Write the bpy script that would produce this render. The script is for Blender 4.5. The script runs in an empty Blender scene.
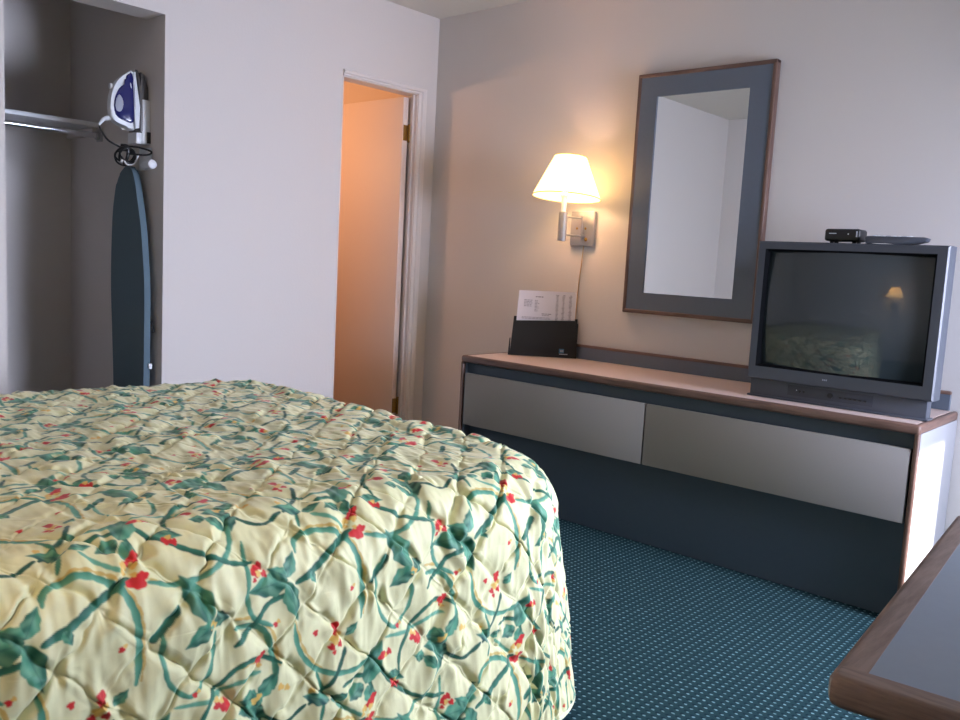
import bpy, bmesh, math, random
import numpy as np
from mathutils import Vector, Matrix
random.seed(7); np.random.seed(7)
S = bpy.context.scene
COL = S.collection
PI = math.pi

# ------------------------------------------------------------------ helpers
def srgb(r, g, b):
    f = lambda c: (c/255/12.92) if c/255 <= .04045 else ((c/255+.055)/1.055)**2.4
    return (f(r), f(g), f(b), 1)

def new_mat(name, color, rough=.6, metal=0, spec=.5, coat=0, noise=None, bump=None, grain=None, emit=None, sheen=0):
    """principled material; noise=(scale, amount) colour variation, bump=(scale, strength, distance), grain=(scale xyz, dark colour)"""
    m = bpy.data.materials.new(name); m.use_nodes = True
    nt = m.node_tree; N = nt.nodes; L = nt.links
    p = N['Principled BSDF']
    p.inputs['Base Color'].default_value = color
    p.inputs['Roughness'].default_value = rough
    p.inputs['Metallic'].default_value = metal
    p.inputs['Specular IOR Level'].default_value = spec
    p.inputs['Coat Weight'].default_value = coat
    p.inputs['Sheen Weight'].default_value = sheen
    tc = N.new('ShaderNodeTexCoord')
    src = None
    if noise:
        n = N.new('ShaderNodeTexNoise'); n.inputs['Scale'].default_value = noise[0]; n.inputs['Detail'].default_value = 4
        L.new(tc.outputs['Object'], n.inputs['Vector'])
        mx = N.new('ShaderNodeMix'); mx.data_type = 'RGBA'
        k = noise[1]
        mx.inputs[6].default_value = tuple(c*(1-k) for c in color[:3])+(1,)
        mx.inputs[7].default_value = tuple(min(1, c*(1+k)) for c in color[:3])+(1,)
        L.new(n.outputs['Fac'], mx.inputs[0]); src = mx.outputs[2]
    if grain:
        mp = N.new('ShaderNodeMapping'); mp.inputs['Scale'].default_value = grain[0]
        L.new(tc.outputs['Object'], mp.inputs['Vector'])
        n = N.new('ShaderNodeTexNoise'); n.inputs['Scale'].default_value = 1; n.inputs['Detail'].default_value = 6; n.inputs['Roughness'].default_value = .65
        L.new(mp.outputs['Vector'], n.inputs['Vector'])
        rp = N.new('ShaderNodeValToRGB'); rp.color_ramp.elements[0].position = .38; rp.color_ramp.elements[1].position = .62
        rp.color_ramp.elements[0].color = grain[1]; rp.color_ramp.elements[1].color = color
        L.new(n.outputs['Fac'], rp.inputs['Fac']); src = rp.outputs['Color']
    if src is not None: L.new(src, p.inputs['Base Color'])
    if bump:
        n = N.new('ShaderNodeTexNoise'); n.inputs['Scale'].default_value = bump[0]; n.inputs['Detail'].default_value = 3
        L.new(tc.outputs['Object'], n.inputs['Vector'])
        b = N.new('ShaderNodeBump'); b.inputs['Strength'].default_value = bump[1]; b.inputs['Distance'].default_value = bump[2]
        L.new(n.outputs['Fac'], b.inputs['Height']); L.new(b.outputs['Normal'], p.inputs['Normal'])
    if emit:
        p.inputs['Emission Color'].default_value = emit[0]; p.inputs['Emission Strength'].default_value = emit[1]
    return m

def link(name, bm, mat, parent=None, smooth=True, angle=35):
    me = bpy.data.meshes.new(name)
    bmesh.ops.recalc_face_normals(bm, faces=bm.faces)
    bm.to_mesh(me); bm.free()
    me.materials.append(mat)
    if smooth:
        for p in me.polygons: p.use_smooth = True
        me.set_sharp_from_angle(angle=math.radians(angle))
    o = bpy.data.objects.new(name, me); COL.objects.link(o)
    if parent:
        o.parent = parent
        w = Vector(parent.location); q = parent.parent
        while q: w += Vector(q.location); q = q.parent
        o.location = -w
    return o

def empty(name, loc, label, cat, group=None):
    o = bpy.data.objects.new(name, None); COL.objects.link(o); o.location = loc
    o.empty_display_size = .1
    o['label'] = label; o['category'] = cat
    if group: o['group'] = group
    return o

def tag(o, label, cat, group=None):
    o['label'] = label; o['category'] = cat
    if group: o['group'] = group
    return o

def struct(name, bm, mat, smooth=True):
    o = link(name, bm, mat, None, smooth); o['kind'] = 'structure'; return o

def add_box(bm, x0, x1, y0, y1, z0, z1, bev=0, seg=2, M=None):
    vs = [bm.verts.new((x, y, z)) for z in (z0, z1) for y in (y0, y1) for x in (x0, x1)]
    fs = [bm.faces.new([vs[i] for i in f]) for f in ((0,2,3,1),(4,5,7,6),(0,1,5,4),(2,6,7,3),(0,4,6,2),(1,3,7,5))]
    nv = vs
    if bev:
        es = list({e for f in fs for e in f.edges})
        r = bmesh.ops.bevel(bm, geom=es, offset=bev, segments=seg, profile=.5, affect='EDGES')
        nv = list({v for f in r['faces'] for v in f.verts} | {v for v in vs if v.is_valid})
    if M:
        for v in nv: v.co = M @ v.co
    return nv

def box(*a, **k):
    bm = bmesh.new(); add_box(bm, *a, **k); return bm

def add_prism(bm, pts, axis, a0, a1, bev=0, seg=2, M=None):
    """polygon pts in the other two axes (cyclic order kept), extruded along axis"""
    def mk(p, a):
        return {0: (a, p[0], p[1]), 1: (p[0], a, p[1]), 2: (p[0], p[1], a)}[axis]
    A = [bm.verts.new(mk(p, a0)) for p in pts]; B = [bm.verts.new(mk(p, a1)) for p in pts]
    fs = [bm.faces.new(A), bm.faces.new(B[::-1])]
    n = len(pts)
    for i in range(n): fs.append(bm.faces.new([A[i], A[(i+1) % n], B[(i+1) % n], B[i]]))
    nv = A+B
    if bev:
        es = list(fs[0].edges)+list(fs[1].edges)
        r = bmesh.ops.bevel(bm, geom=es, offset=bev, segments=seg, profile=.5, affect='EDGES')
        nv = list({v for f in r['faces'] for v in f.verts} | {v for v in nv if v.is_valid})
    if M:
        for v in nv: v.co = M @ v.co
    return nv

def add_lathe(bm, prof, c, axis=2, n=32, caps=True):
    rings = []
    for r, h in prof:
        ring = []
        for i in range(n):
            a = 2*PI*i/n; u, v = r*math.cos(a), r*math.sin(a)
            q = {0: (h, u, v), 1: (u, h, v), 2: (u, v, h)}[axis]
            ring.append(bm.verts.new((c[0]+q[0], c[1]+q[1], c[2]+q[2])))
        rings.append(ring)
    for A, B in zip(rings, rings[1:]):
        for i in range(n): bm.faces.new([A[i], A[(i+1) % n], B[(i+1) % n], B[i]])
    if caps:
        bm.faces.new(rings[0][::-1]); bm.faces.new(rings[-1])

def spline(pts, n=8, closed=False):
    P = [Vector(p) for p in pts]; out = []
    m = len(P)
    for i in range(m if closed else m-1):
        if closed: a, b, c, d = P[i-1], P[i], P[(i+1) % m], P[(i+2) % m]
        else: a, b, c, d = P[max(i-1, 0)], P[i], P[i+1], P[min(i+2, m-1)]
        for k in range(n):
            t = k/n
            out.append(.5*((2*b)+(c-a)*t+(2*a-5*b+4*c-d)*t*t+(3*b-a-3*c+d)*t**3))
    if not closed: out.append(P[-1])
    return out

def add_tube(bm, pts, r, n=10, closed=False, smooth=6):
    P = spline(pts, smooth, closed) if smooth else [Vector(p) for p in pts]
    m = len(P); rings = []
    T = [(P[(i+1) % m]-P[i-1] if closed else P[min(i+1, m-1)]-P[max(i-1, 0)]).normalized() for i in range(m)]
    up = Vector((0, 0, 1)) if abs(T[0].z) < .9 else Vector((1, 0, 0))
    N = (up-T[0]*up.dot(T[0])).normalized()
    for i in range(m):
        N = (N-T[i]*N.dot(T[i])).normalized(); B = T[i].cross(N)
        rr = r[min(int(i/m*len(r)), len(r)-1)] if isinstance(r, (list, tuple)) else r
        rings.append([bm.verts.new(P[i]+N*rr*math.cos(2*PI*k/n)+B*rr*math.sin(2*PI*k/n)) for k in range(n)])
    for i in range(m if closed else m-1):
        A, Bq = rings[i], rings[(i+1) % m]
        for k in range(n): bm.faces.new([A[k], A[(k+1) % n], Bq[(k+1) % n], Bq[k]])
    if not closed: bm.faces.new(rings[0][::-1]); bm.faces.new(rings[-1])

# ------------------------------------------------------------------ camera
R = ((0.742255584825186, 0.11626292631638133, -0.6599542247460592),
     (0.6680238516849685, -0.05059932630331859, 0.7424175656311139),
     (0.05292239956577818, -0.991928747512644, -0.11522404038306511))
cam_d = bpy.data.cameras.new('camera'); cam = bpy.data.objects.new('camera', cam_d); COL.objects.link(cam)
mw = Matrix.Identity(4)
for i in range(3):
    mw[i][0] = R[i][0]; mw[i][1] = -R[i][1]; mw[i][2] = -R[i][2]
mw[0][3], mw[1][3], mw[2][3] = 3.508, -3.461, 1.124
cam.matrix_world = mw
cam_d.sensor_width = 36; cam_d.lens = 854.55*36/960; cam_d.clip_start = .01
S.camera = cam

# ------------------------------------------------------------------ materials
M_wall = new_mat('wall_paint', srgb(210, 204, 200), .85, noise=(1.5, .015), bump=(90, .12, .004))
M_ceil = new_mat('ceiling_paint', srgb(212, 208, 200), .9, bump=(60, .25, .006))
M_trimw = new_mat('white_trim_paint', srgb(222, 214, 210), .45)
M_bathwall = new_mat('bathroom_paint', srgb(225, 205, 185), .8)
M_doorp = new_mat('door_paint', srgb(226, 208, 196), .5)
M_slate = new_mat('slate_laminate', srgb(92, 101, 114), .45, noise=(60, .05))
M_slate_dark = new_mat('dark_slate_board', srgb(60, 74, 88), .6, noise=(60, .05))
M_lam = new_mat('pale_laminate', srgb(222, 198, 188), .35, noise=(120, .03))
M_side = new_mat('light_side_laminate', srgb(150, 150, 154), .5)
M_draw = new_mat('drawer_laminate', srgb(146, 141, 137), .6, noise=(120, .02))
wood_c, wood_d = srgb(116, 88, 76), srgb(86, 63, 54)
M_wood = new_mat('brown_wood', wood_c, .42, grain=((6, 60, 60), wood_d))
M_woodv = new_mat('brown_wood_upright', wood_c, .42, grain=((60, 60, 6), wood_d))
M_woody = new_mat('brown_wood_side', wood_c, .42, grain=((60, 6, 60), wood_d))
tw_c, tw_d = srgb(142, 120, 108), srgb(108, 88, 78)
M_tw = new_mat('table_wood', tw_c, .4, grain=((8, 70, 90), tw_d))
M_twy = new_mat('table_wood_side', tw_c, .4, grain=((70, 8, 90), tw_d))
M_mirror = new_mat('mirror_silver', (.86, .88, .87, 1), .01, 1)
M_chrome = new_mat('chrome', (.75, .76, .78, 1), .18, 1)
M_nickel = new_mat('brushed_nickel', srgb(168, 164, 164), .4, .6)
M_brass = new_mat('old_brass', srgb(160, 122, 60), .35, .9)
M_black = new_mat('black_plastic', srgb(22, 22, 24), .4)
M_blackm = new_mat('black_matt_plastic', srgb(24, 26, 28), .65)
M_paper = new_mat('white_paper', srgb(232, 226, 232), .8)
M_ink = new_mat('grey_ink', srgb(158, 148, 158), .8)
M_white = new_mat('white_plastic', srgb(225, 228, 232), .35)
M_blue = new_mat('blue_plastic', srgb(28, 32, 96), .15, coat=.5)
M_grey = new_mat('grey_plastic', srgb(150, 155, 170), .4)
M_sole = new_mat('sole_metal', srgb(110, 108, 108), .35, .8)
M_tv = new_mat('tv_plastic', srgb(66, 70, 79), .45, bump=(400, .1, .001))
M_tvd = new_mat('tv_dark_plastic', srgb(50, 54, 64), .45)
M_tlam = new_mat('table_laminate', srgb(134, 146, 160), .45, noise=(60, .04))
M_rubber = new_mat('black_rubber', srgb(14, 15, 17), 1, spec=.05)
M_screen = new_mat('tv_glass', srgb(52, 60, 64), .012, spec=.7)
M_board = new_mat('board_cover', srgb(92, 112, 124), .9, noise=(300, .08), bump=(300, .2, .001))
M_shade_trim = new_mat('shade_trim', srgb(215, 185, 120), .7)
M_cord = new_mat('ivory_cord', srgb(196, 160, 120), .5)
M_teal_logo = new_mat('blue_print', srgb(60, 110, 140), .6)
M_lgrey = new_mat('light_print', srgb(185, 190, 200), .6)
M_dark = new_mat('dark_cavity', srgb(30, 28, 28), .8)
M_matt = new_mat('mattress_ticking', srgb(225, 222, 212), .9)
M_curtain = new_mat('curtain_cloth', srgb(190, 195, 200), .9, bump=(500, .2, .001))
M_frame = new_mat('window_frame_paint', srgb(220, 220, 220), .4)

# carpet: teal with staggered rows of pale flecks, each with its small shadow painted dark beside it
def carpet_mat():
    m = bpy.data.materials.new('dotted_carpet'); m.use_nodes = True
    nt = m.node_tree; N = nt.nodes; L = nt.links; p = N['Principled BSDF']
    p.inputs['Roughness'].default_value = .95; p.inputs['Specular IOR Level'].default_value = .15
    tc = N.new('ShaderNodeTexCoord'); sp = N.new('ShaderNodeSeparateXYZ')
    dn = N.new('ShaderNodeTexNoise'); dn.inputs['Scale'].default_value = 90
    L.new(tc.outputs['Object'], dn.inputs['Vector'])
    va = N.new('ShaderNodeVectorMath'); va.operation = 'MULTIPLY_ADD'
    va.inputs[1].default_value = (.006, .006, 0)
    L.new(dn.outputs['Color'], va.inputs[0]); L.new(tc.outputs['Object'], va.inputs[2])
    L.new(va.outputs[0], sp.inputs[0])
    def math_(op, a, b=None, c=None):
        n = N.new('ShaderNodeMath'); n.operation = op
        for i, v in enumerate((a, b, c)):
            if v is None: continue
            if isinstance(v, (int, float)): n.inputs[i].default_value = v
            else: L.new(v, n.inputs[i])
        return n.outputs[0]
    def dots(ox, oy, rx, ry):
        x = math_('ADD', sp.outputs[0], ox); y = math_('ADD', sp.outputs[1], oy)
        fx = math_('SUBTRACT', math_('FRACT', math_('MULTIPLY', x, 1/.046)), .5)
        fy = math_('SUBTRACT', math_('FRACT', math_('MULTIPLY', y, 1/.022)), .5)
        dx = math_('DIVIDE', math_('MULTIPLY', fx, .046), rx); dy = math_('DIVIDE', math_('MULTIPLY', fy, .022), ry)
        d = math_('ADD', math_('MULTIPLY', dx, dx), math_('MULTIPLY', dy, dy))
        r = N.new('ShaderNodeMapRange'); r.inputs[1].default_value = .35; r.inputs[2].default_value = 1.15
        r.inputs[3].default_value = 1; r.inputs[4].default_value = 0
        L.new(d, r.inputs[0]); return r.outputs[0]
    px, py = 1.0, 5.0
    light = math_('MAXIMUM', dots(px+.0036, py+.0016, .0052, .0038), dots(px+.0266, py+.0126, .0052, .0038))
    dark = math_('MAXIMUM', dots(px+.0036+.006, py+.0016-.004, .007, .006), dots(px+.0266+.006, py+.0126-.004, .007, .006))
    fl = N.new('ShaderNodeTexNoise'); fl.inputs['Scale'].default_value = 55; fl.inputs['Detail'].default_value = 2
    L.new(tc.outputs['Object'], fl.inputs['Vector'])
    light = math_('MULTIPLY', light, math_('MULTIPLY_ADD', fl.outputs['Fac'], 1.6, -.05))
    b = N.new('ShaderNodeMix'); b.data_type = 'RGBA'
    n2 = N.new('ShaderNodeTexNoise'); n2.inputs['Scale'].default_value = 260; L.new(tc.outputs['Object'], n2.inputs['Vector'])
    b.inputs[6].default_value = srgb(26, 54, 60); b.inputs[7].default_value = srgb(36, 66, 72); L.new(n2.outputs['Fac'], b.inputs[0])
    c = N.new('ShaderNodeMix'); c.data_type = 'RGBA'; L.new(dark, c.inputs[0]); L.new(b.outputs[2], c.inputs[6]); c.inputs[7].default_value = srgb(16, 40, 50)
    d = N.new('ShaderNodeMix'); d.data_type = 'RGBA'; L.new(light, d.inputs[0]); L.new(c.outputs[2], d.inputs[6]); d.inputs[7].default_value = srgb(130, 165, 170)
    L.new(d.outputs[2], p.inputs['Base Color'])
    bp = N.new('ShaderNodeBump'); bp.inputs['Strength'].default_value = .5; bp.inputs['Distance'].default_value = .003
    L.new(n2.outputs['Fac'], bp.inputs['Height']); L.new(bp.outputs['Normal'], p.inputs['Normal'])
    return m
M_carpet = carpet_mat()

# ------------------------------------------------------------------ room shell
XR, YR, H = 4.4, -3.6, 2.44
struct('floor', box(-2.0, XR+.15, YR-.15, .15, -.1, 0), M_carpet)
struct('ceiling', box(-2.0, XR+.15, YR-.15, .15, H, H+.1), M_ceil)
struct('wall_back', box(-2.0, XR+.15, 0, .15, 0, H), M_wall)
bm = bmesh.new()
for a in ((YR, -2.238, 0, H), (-2.238, -1.611, 2.078, H), (-1.611, -.664, 0, H), (-.664, -.142, 2.01, H), (-.142, 0, 0, H)):
    add_box(bm, -.155 if a[0] < -1 else -.085, 0, a[0], a[1], a[2], a[3])
bmesh.ops.remove_doubles(bm, verts=bm.verts, dist=1e-5)
struct('wall_left', bm, M_wall)
struct('wall_rear', box(-2.0, XR+.15, YR-.15, YR, 0, H), M_wall)
# window wall: the opening sits over the table
WY0, WY1, WZ0, WZ1 = -2.75, -.14, .60, 1.86
bm = bmesh.new()
for a in ((YR, WY0, 0, H), (WY0, WY1, 0, WZ0), (WY0, WY1, WZ1, H), (WY1, 0, 0, H)):
    add_box(bm, XR, XR+.15, a[0], a[1], a[2], a[3])
struct('wall_right', bm, M_wall)
bm = bmesh.new()
for a in ((WY0, WY0+.05, WZ0, WZ1), (WY1-.012, WY1, WZ0, WZ1), (WY0, WY1, WZ0, WZ0+.03), (WY0, WY1, WZ1-.03, WZ1), (-1.47, -1.43, WZ0, WZ1)):
    add_box(bm, XR+.04, XR+.09, a[0], a[1], a[2], a[3], .003)
struct('window_1', bm, M_frame)
glass = bpy.data.materials.new('window_glass'); glass.use_nodes = True
nt = glass.node_tree; nt.nodes.clear()
o_ = nt.nodes.new('ShaderNodeOutputMaterial'); t_ = nt.nodes.new('ShaderNodeBsdfTransparent'); g_ = nt.nodes.new('ShaderNodeBsdfGlossy'); x_ = nt.nodes.new('ShaderNodeMixShader')
g_.inputs['Roughness'].default_value = .02; x_.inputs[0].default_value = .06
nt.links.new(t_.outputs[0], x_.inputs[1]); nt.links.new(g_.outputs[0], x_.inputs[2]); nt.links.new(x_.outputs[0], o_.inputs[0])
struct('window_2', box(XR+.062, XR+.066, WY0+.04, WY1-.01, WZ0+.02, WZ1-.02), glass)
# curtain drawn over most of the window, open at the far end
def curtain(y0, y1):
    bm = bmesh.new(); n = int((y1-y0)/.012); rows = []
    for z in np.linspace(.50, 2.02, 12):
        rows.append([bm.verts.new((XR-.075+.022*math.sin((y0+(y1-y0)*i/n)*2*PI/.11)*(1.0 if z < 1.9 else .8), y0+(y1-y0)*i/n, z)) for i in range(n+1)])
    for A, B in zip(rows, rows[1:]):
        for i in range(n): bm.faces.new([A[i], A[i+1], B[i+1], B[i]])
    o = link('curtain', bm, M_curtain)
    md = o.modifiers.new('thick', 'SOLIDIFY'); md.thickness = .003
    return tag(o, 'pale pleated curtain drawn across the window beside the table', 'curtain')
curtain(-2.95, -.475)
rod = bmesh.new(); add_tube(rod, [(XR-.075, -3.0, 2.04), (XR-.075, -.05, 2.04)], .011, smooth=0)
for y in (-2.98, -.07): add_box(rod, XR-.08, XR-.001, y-.01, y+.01, 2.03, 2.05)
tag(link('curtain_rod', rod, M_frame), 'white rod carrying the curtain above the window', 'curtain rod')

# closet alcove
struct('wall_closet_side', box(-.93, -.155, -1.611, -1.53, 0, H), M_wall)
struct('wall_closet_back', box(-1.01, -.93, -2.75, -1.53, 0, H), M_wall)
struct('wall_closet_end', box(-.93, -.155, -2.75, -2.67, 0, H), M_wall)
# bathroom beyond the door
struct('wall_bathroom_back', box(-2.0, -1.92, -1.5, 0, 0, H), M_bathwall)
struct('wall_bathroom_side', box(-1.92, -1.011, -1.5, -1.42, 0, H), M_bathwall)
struct('wall_bathroom_front', box(-1.011, -.156, -1.529, -1.49, 0, H), M_bathwall)
struct('wall_bathroom_right', box(-1.92, -.156, -.03, -.001, 0, H), M_bathwall)

# door frame: jambs and profiled casing on the head and the right side
bm = bmesh.new()
def casing_profile(w):   # (across from the opening, out from wall)
    return [(0, 0), (0, .008), (w*.12, .011), (w*.3, .011), (w*.36, .007), (w*.48, .015), (w*.78, .019), (w*.88, .014), (w, .012), (w, 0)]
W = .058
pts = [(-.142+u, 0+v) for u, v in casing_profile(W)]      # y, x
A = [bm.verts.new((v, y, 0.0)) for (y, v) in [(p[0], p[1]+.0005) for p in pts]]
B = [bm.verts.new((p[1]+.0005, p[0], 2.01+(p[0]+.142)*.55)) for p in pts]
n = len(pts)
for i in range(n): bm.faces.new([A[i], A[(i+1) % n], B[(i+1) % n], B[i]])
C = [bm.verts.new((p[1]+.0005, -.664, 2.01+(p[0]+.142)*.55)) for p in pts]
for i in range(n): bm.faces.new([B[i], B[(i+1) % n], C[(i+1) % n], C[i]])
bm.faces.new(C); bm.faces.new(A)
struct('trim_1', bm, M_trimw)
bm = bmesh.new()
add_box(bm, -.086, .002, -.146, -.1415, 0, 2.01); add_box(bm, -.086, .002, -.664, -.1415, 2.006, 2.0105)
add_box(bm, -.156, .002, -.6645, -.658, 0, 2.01)
add_box(bm, -.035, -.018, -.158, -.146, 0, 2.004)
struct('trim_2', bm, M_trimw)
bm = bmesh.new()
add_box(bm, 0, .012, -1.611, -.664, 0, .08, .003)
struct('baseboard_left', bm, M_trimw)

# bathroom door leaf, swung open into the bathroom
door = bpy.data.objects.new('door_1', None); COL.objects.link(door); door.location = (-.05, -.16, 0); door['kind'] = 'structure'
link('door_leaf', box(-.70, -.045, -.203, -.165, .012, 1.99, .002), M_doorp, door)
for z in (1.80, .278):
    bm = bmesh.new()
    add_box(bm, -.048, -.0425, -.197, -.166, z-.042, z+.042, .001)
    add_box(bm, -.06, -.028, -.149, -.1455, z-.042, z+.042, .001)
    add_tube(bm, [(-.041, -.157, z-.045), (-.041, -.157, z+.045)], .0075, smooth=0)
    for dz in (-.046, .046): add_lathe(bm, [(.004, -.004), (.009, -.002), (.009, .002), (.004, .004)], (-.041, -.157, z+dz), n=12)
    link('door_hinge', bm, M_brass, door)
bm = bmesh.new(); add_lathe(bm, [(.025, 0), (.027, -.004), (.011, -.008), (.011, -.03), (.022, -.036), (.027, -.05), (.024, -.062), (.01, -.068)], (-.608, -.204, 1.0), axis=1, n=20)
link('door_knob', bm, M_brass, door)

# ------------------------------------------------------------------ closet: shelf, rod, board, iron
sh = empty('closet_shelf', (-.75, -1.9, 1.64), 'white painted wooden shelf fixed across the closet alcove', 'shelf')
link('shelf_board', box(-.928, -.60, -2.668, -1.613, 1.652, 1.672, .002), M_white, sh)
link('cleat', box(-.928, -.635, -1.633, -1.6115, 1.615, 1.651, .002), M_wall, sh)
rd = empty('closet_rod', (-.605, -1.9, 1.60), 'chrome hanging rod under the closet shelf', 'closet rod')
bm = bmesh.new(); add_tube(bm, [(-.605, -2.6698, 1.612), (-.605, -1.618, 1.612)], .0135, n=16, smooth=0); link('pole', bm, M_chrome, rd)
bm = bmesh.new(); add_box(bm, -.633, -.577, -1.6185, -1.6115, 1.585, 1.648, .002); add_lathe(bm, [(.02, 0), (.02, .014)], (-.605, -1.633, 1.612), axis=1, n=16); link('end_bracket', bm, M_nickel, rd)

# ironing board hanging against the closet side wall
ib = empty('ironing_board', (-.24, -1.65, .12), 'blue-grey padded ironing board hung upright on the closet side wall', 'ironing board')
prof = [(-.060, .12), (-.052, .55), (-.050, .75), (-.054, .965), (-.085, 1.178), (-.120, 1.31), (-.150, 1.40), (-.182, 1.445), (-.215, 1.456), (-.24, 1.450), (-.275, 1.43), (-.312, 1.396), (-.345, 1.29), (-.360, 1.174), (-.368, .946), (-.355, .718), (-.340, .474), (-.333, .12)]
sp_ = [(v.x, v.y) for v in spline([(p[0], p[1], 0) for p in prof], 4)]
bm = bmesh.new(); add_prism(bm, sp_, 1, -1.668, -1.640, .009, 3); link('padded_top', bm, M_board, ib)
bm = bmesh.new()
for x in (-.30, -.12):
    add_tube(bm, [(x, -1.627, .14), (x, -1.627, 1.05), (x+.03*(1 if x < -.2 else -1), -1.627, 1.1)], .008, smooth=0)
add_tube(bm, [(-.32, -1.627, .16), (-.058, -1.627, .16)], .008, smooth=0)
add_tube(bm, [(-.13, -1.627, .78), (-.055, -1.630, .78), (-.043, -1.630, .74)], .006, smooth=0)
link('folded_leg_frame', bm, M_black, ib)
bm = bmesh.new(); add_box(bm, -.048, -.040, -1.650, -1.634, .575, .60, .002); link('leg_lock', bm, M_white, ib)

# wall hook with the cord bundle, white peg
hk = empty('board_hook', (-.12, -1.62, 1.46), 'white plastic hook peg holding the ironing board, under the iron', 'hook')
bm = bmesh.new()
add_box(bm, -.20, -.10, -1.6225, -1.6115, 1.44, 1.535, .004); link('back_plate', bm, M_white, hk)
bm = bmesh.new()
add_tube(bm, [(-.15, -1.62, 1.452), (-.11, -1.645, 1.455), (-.04, -1.65, 1.458)], .014, n=14)
add_lathe(bm, [(.010, -.006), (.019, -.004), (.021, .004), (.019, .012), (.010, .016)], (-.035, -1.65, 1.458), axis=0, n=20)
link('peg', bm, M_white, hk)
bm = bmesh.new(); add_tube(bm, [(-.13, -1.66, 1.50), (-.13, -1.68, 1.462), (-.13, -1.71, 1.455), (-.13, -1.725, 1.475), (-.13, -1.735, 1.46)], .005, n=8); link('wire_hook', bm, M_white, hk)

def taper_x(verts, cx, z0, z1, z2):
    for v in verts:
        t = min(max((v.co.z-z1)/(z2-z1), 0), 1)
        s = (1-t**2*.86)
        b = min(max((v.co.z-z0)/.03, 0), 1); s *= .86+.14*b
        h = min(max((-1.69-v.co.y)/.09, 0), 1); s *= 1-.55*h
        v.co.x = cx+(v.co.x-cx)*s+.012*h
iron = empty('steam_iron', (-.17, -1.69, 1.60), 'white and blue steam iron standing nose up in its wall holder', 'iron')
IX = -.165
def ipart(name, pts, hw, mat, bev=.008, parent=iron, sm=3):
    pp = [(v.x, v.y) for v in spline([(p[0], p[1], 0) for p in pts], sm, True)] if sm else pts
    bm = bmesh.new(); nv = add_prism(bm, pp, 0, IX-hw, IX+hw, bev, 3); taper_x(bm.verts, IX, 1.60, 1.66, 1.86); return link(name, bm, mat, parent)
ipart('body', [(-1.672, 1.846), (-1.704, 1.835), (-1.742, 1.802), (-1.768, 1.755), (-1.778, 1.70), (-1.774, 1.645), (-1.745, 1.622), (-1.70, 1.612), (-1.672, 1.608), (-1.668, 1.72)], .038, M_white)
ipart('water_tank', [(-1.676, 1.838), (-1.704, 1.827), (-1.712, 1.795), (-1.742, 1.765), (-1.763, 1.712), (-1.758, 1.655), (-1.72, 1.634), (-1.682, 1.636), (-1.679, 1.72)], .044, M_blue)
ipart('grip_panel', [(-1.744, 1.741), (-1.728, 1.714), (-1.735, 1.674), (-1.756, 1.672), (-1.760, 1.708)], .047, M_grey, .004)
ipart('skirt', [(-1.671, 1.848), (-1.663, 1.850), (-1.660, 1.70), (-1.660, 1.612), (-1.680, 1.606), (-1.684, 1.66), (-1.680, 1.80)], .050, M_white, .004, sm=0)
bm = bmesh.new()
out = []
for k in range(25):
    t = k/24; out.append((IX-.054*(1-t**2.4)**.7, 1.60+t*.262))
for k in range(24, -1, -1):
    t = k/24; out.append((IX+.054*(1-t**2.4)**.7, 1.60+t*.262))
out = out[:25]+out[26:]
add_prism(bm, out, 1, -1.659, -1.650); link('sole_plate', bm, M_sole, iron)
bm = bmesh.new(); add_tube(bm, [(IX, -1.748, 1.765), (IX, -1.762, 1.772)], .010, n=12, smooth=0); add_lathe(bm, [(.012, -.005), (.012, .005)], (IX, -1.766, 1.773), axis=1, n=14)
link('steam_button', bm, M_white, iron)
bm = bmesh.new(); add_tube(bm, [(IX, -1.77, 1.642), (IX, -1.795, 1.632), (IX, -1.815, 1.606)], [.010, .008, .006], n=10); link('cord_guard', bm, M_white, iron)
cx = IX
bm = bmesh.new()
add_tube(bm, [(cx, -1.815, 1.604), (cx, -1.800, 1.575), (cx, -1.775, 1.548), (cx+.01, -1.742, 1.530), (cx+.015, -1.715, 1.52)], .0042, n=8)
for k in range(5):
    a = random.uniform(-.008, .008); w_ = random.uniform(.03, .042); h_ = random.uniform(.034, .045)
    yc = -1.70+a*1.6; zc = 1.495+a
    add_tube(bm, [(cx+.02+.05*math.sin(q+k)*.4, yc+w_*math.cos(q), zc+h_*math.sin(q)*(1 if k % 2 else .75)) for q in np.linspace(0, 2*PI, 9)[:-1]], .0042, n=8, closed=True)
add_tube(bm, [(cx+.02, -1.715, 1.53), (cx+.05, -1.67, 1.53), (cx+.09, -1.63, 1.515), (cx+.07, -1.64, 1.50), (cx+.03, -1.70, 1.50)], .0042, n=8)
add_tube(bm, [(cx+.0, -1.705, 1.455), (cx+.02, -1.70, 1.49), (cx+.02, -1.70, 1.53), (cx, -1.72, 1.535)], .007, n=8)
link('power_cord', bm, M_black, iron)
ho = empty('iron_holder', (-.16, -1.63, 1.545), 'white plastic wall bracket behind the steam iron', 'iron holder')
bm = bmesh.new()
add_box(bm, IX-.045, IX+.045, -1.648, -1.6115, 1.548, 1.735, .004)
link('back_box', bm, M_white, ho)
bm = bmesh.new(); add_box(bm, IX-.04, IX+.04, -1.672, -1.646, 1.548, 1.594, .004)
link('heel_rest', bm, M_white, ho)
bm = bmesh.new(); add_box(bm, IX+.046, IX+.050, -1.628, -1.6115, 1.552, 1.60, .001); link('screw_tab', bm, M_black, ho)
bm = bmesh.new(); add_prism(bm, [(-1.649, 1.74), (-1.640, 1.74), (-1.612, 1.70), (-1.614, 1.79), (-1.632, 1.835), (-1.646, 1.85)], 0, IX-.03, IX+.03, .003); link('heat_shield', bm, M_sole, ho)

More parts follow.
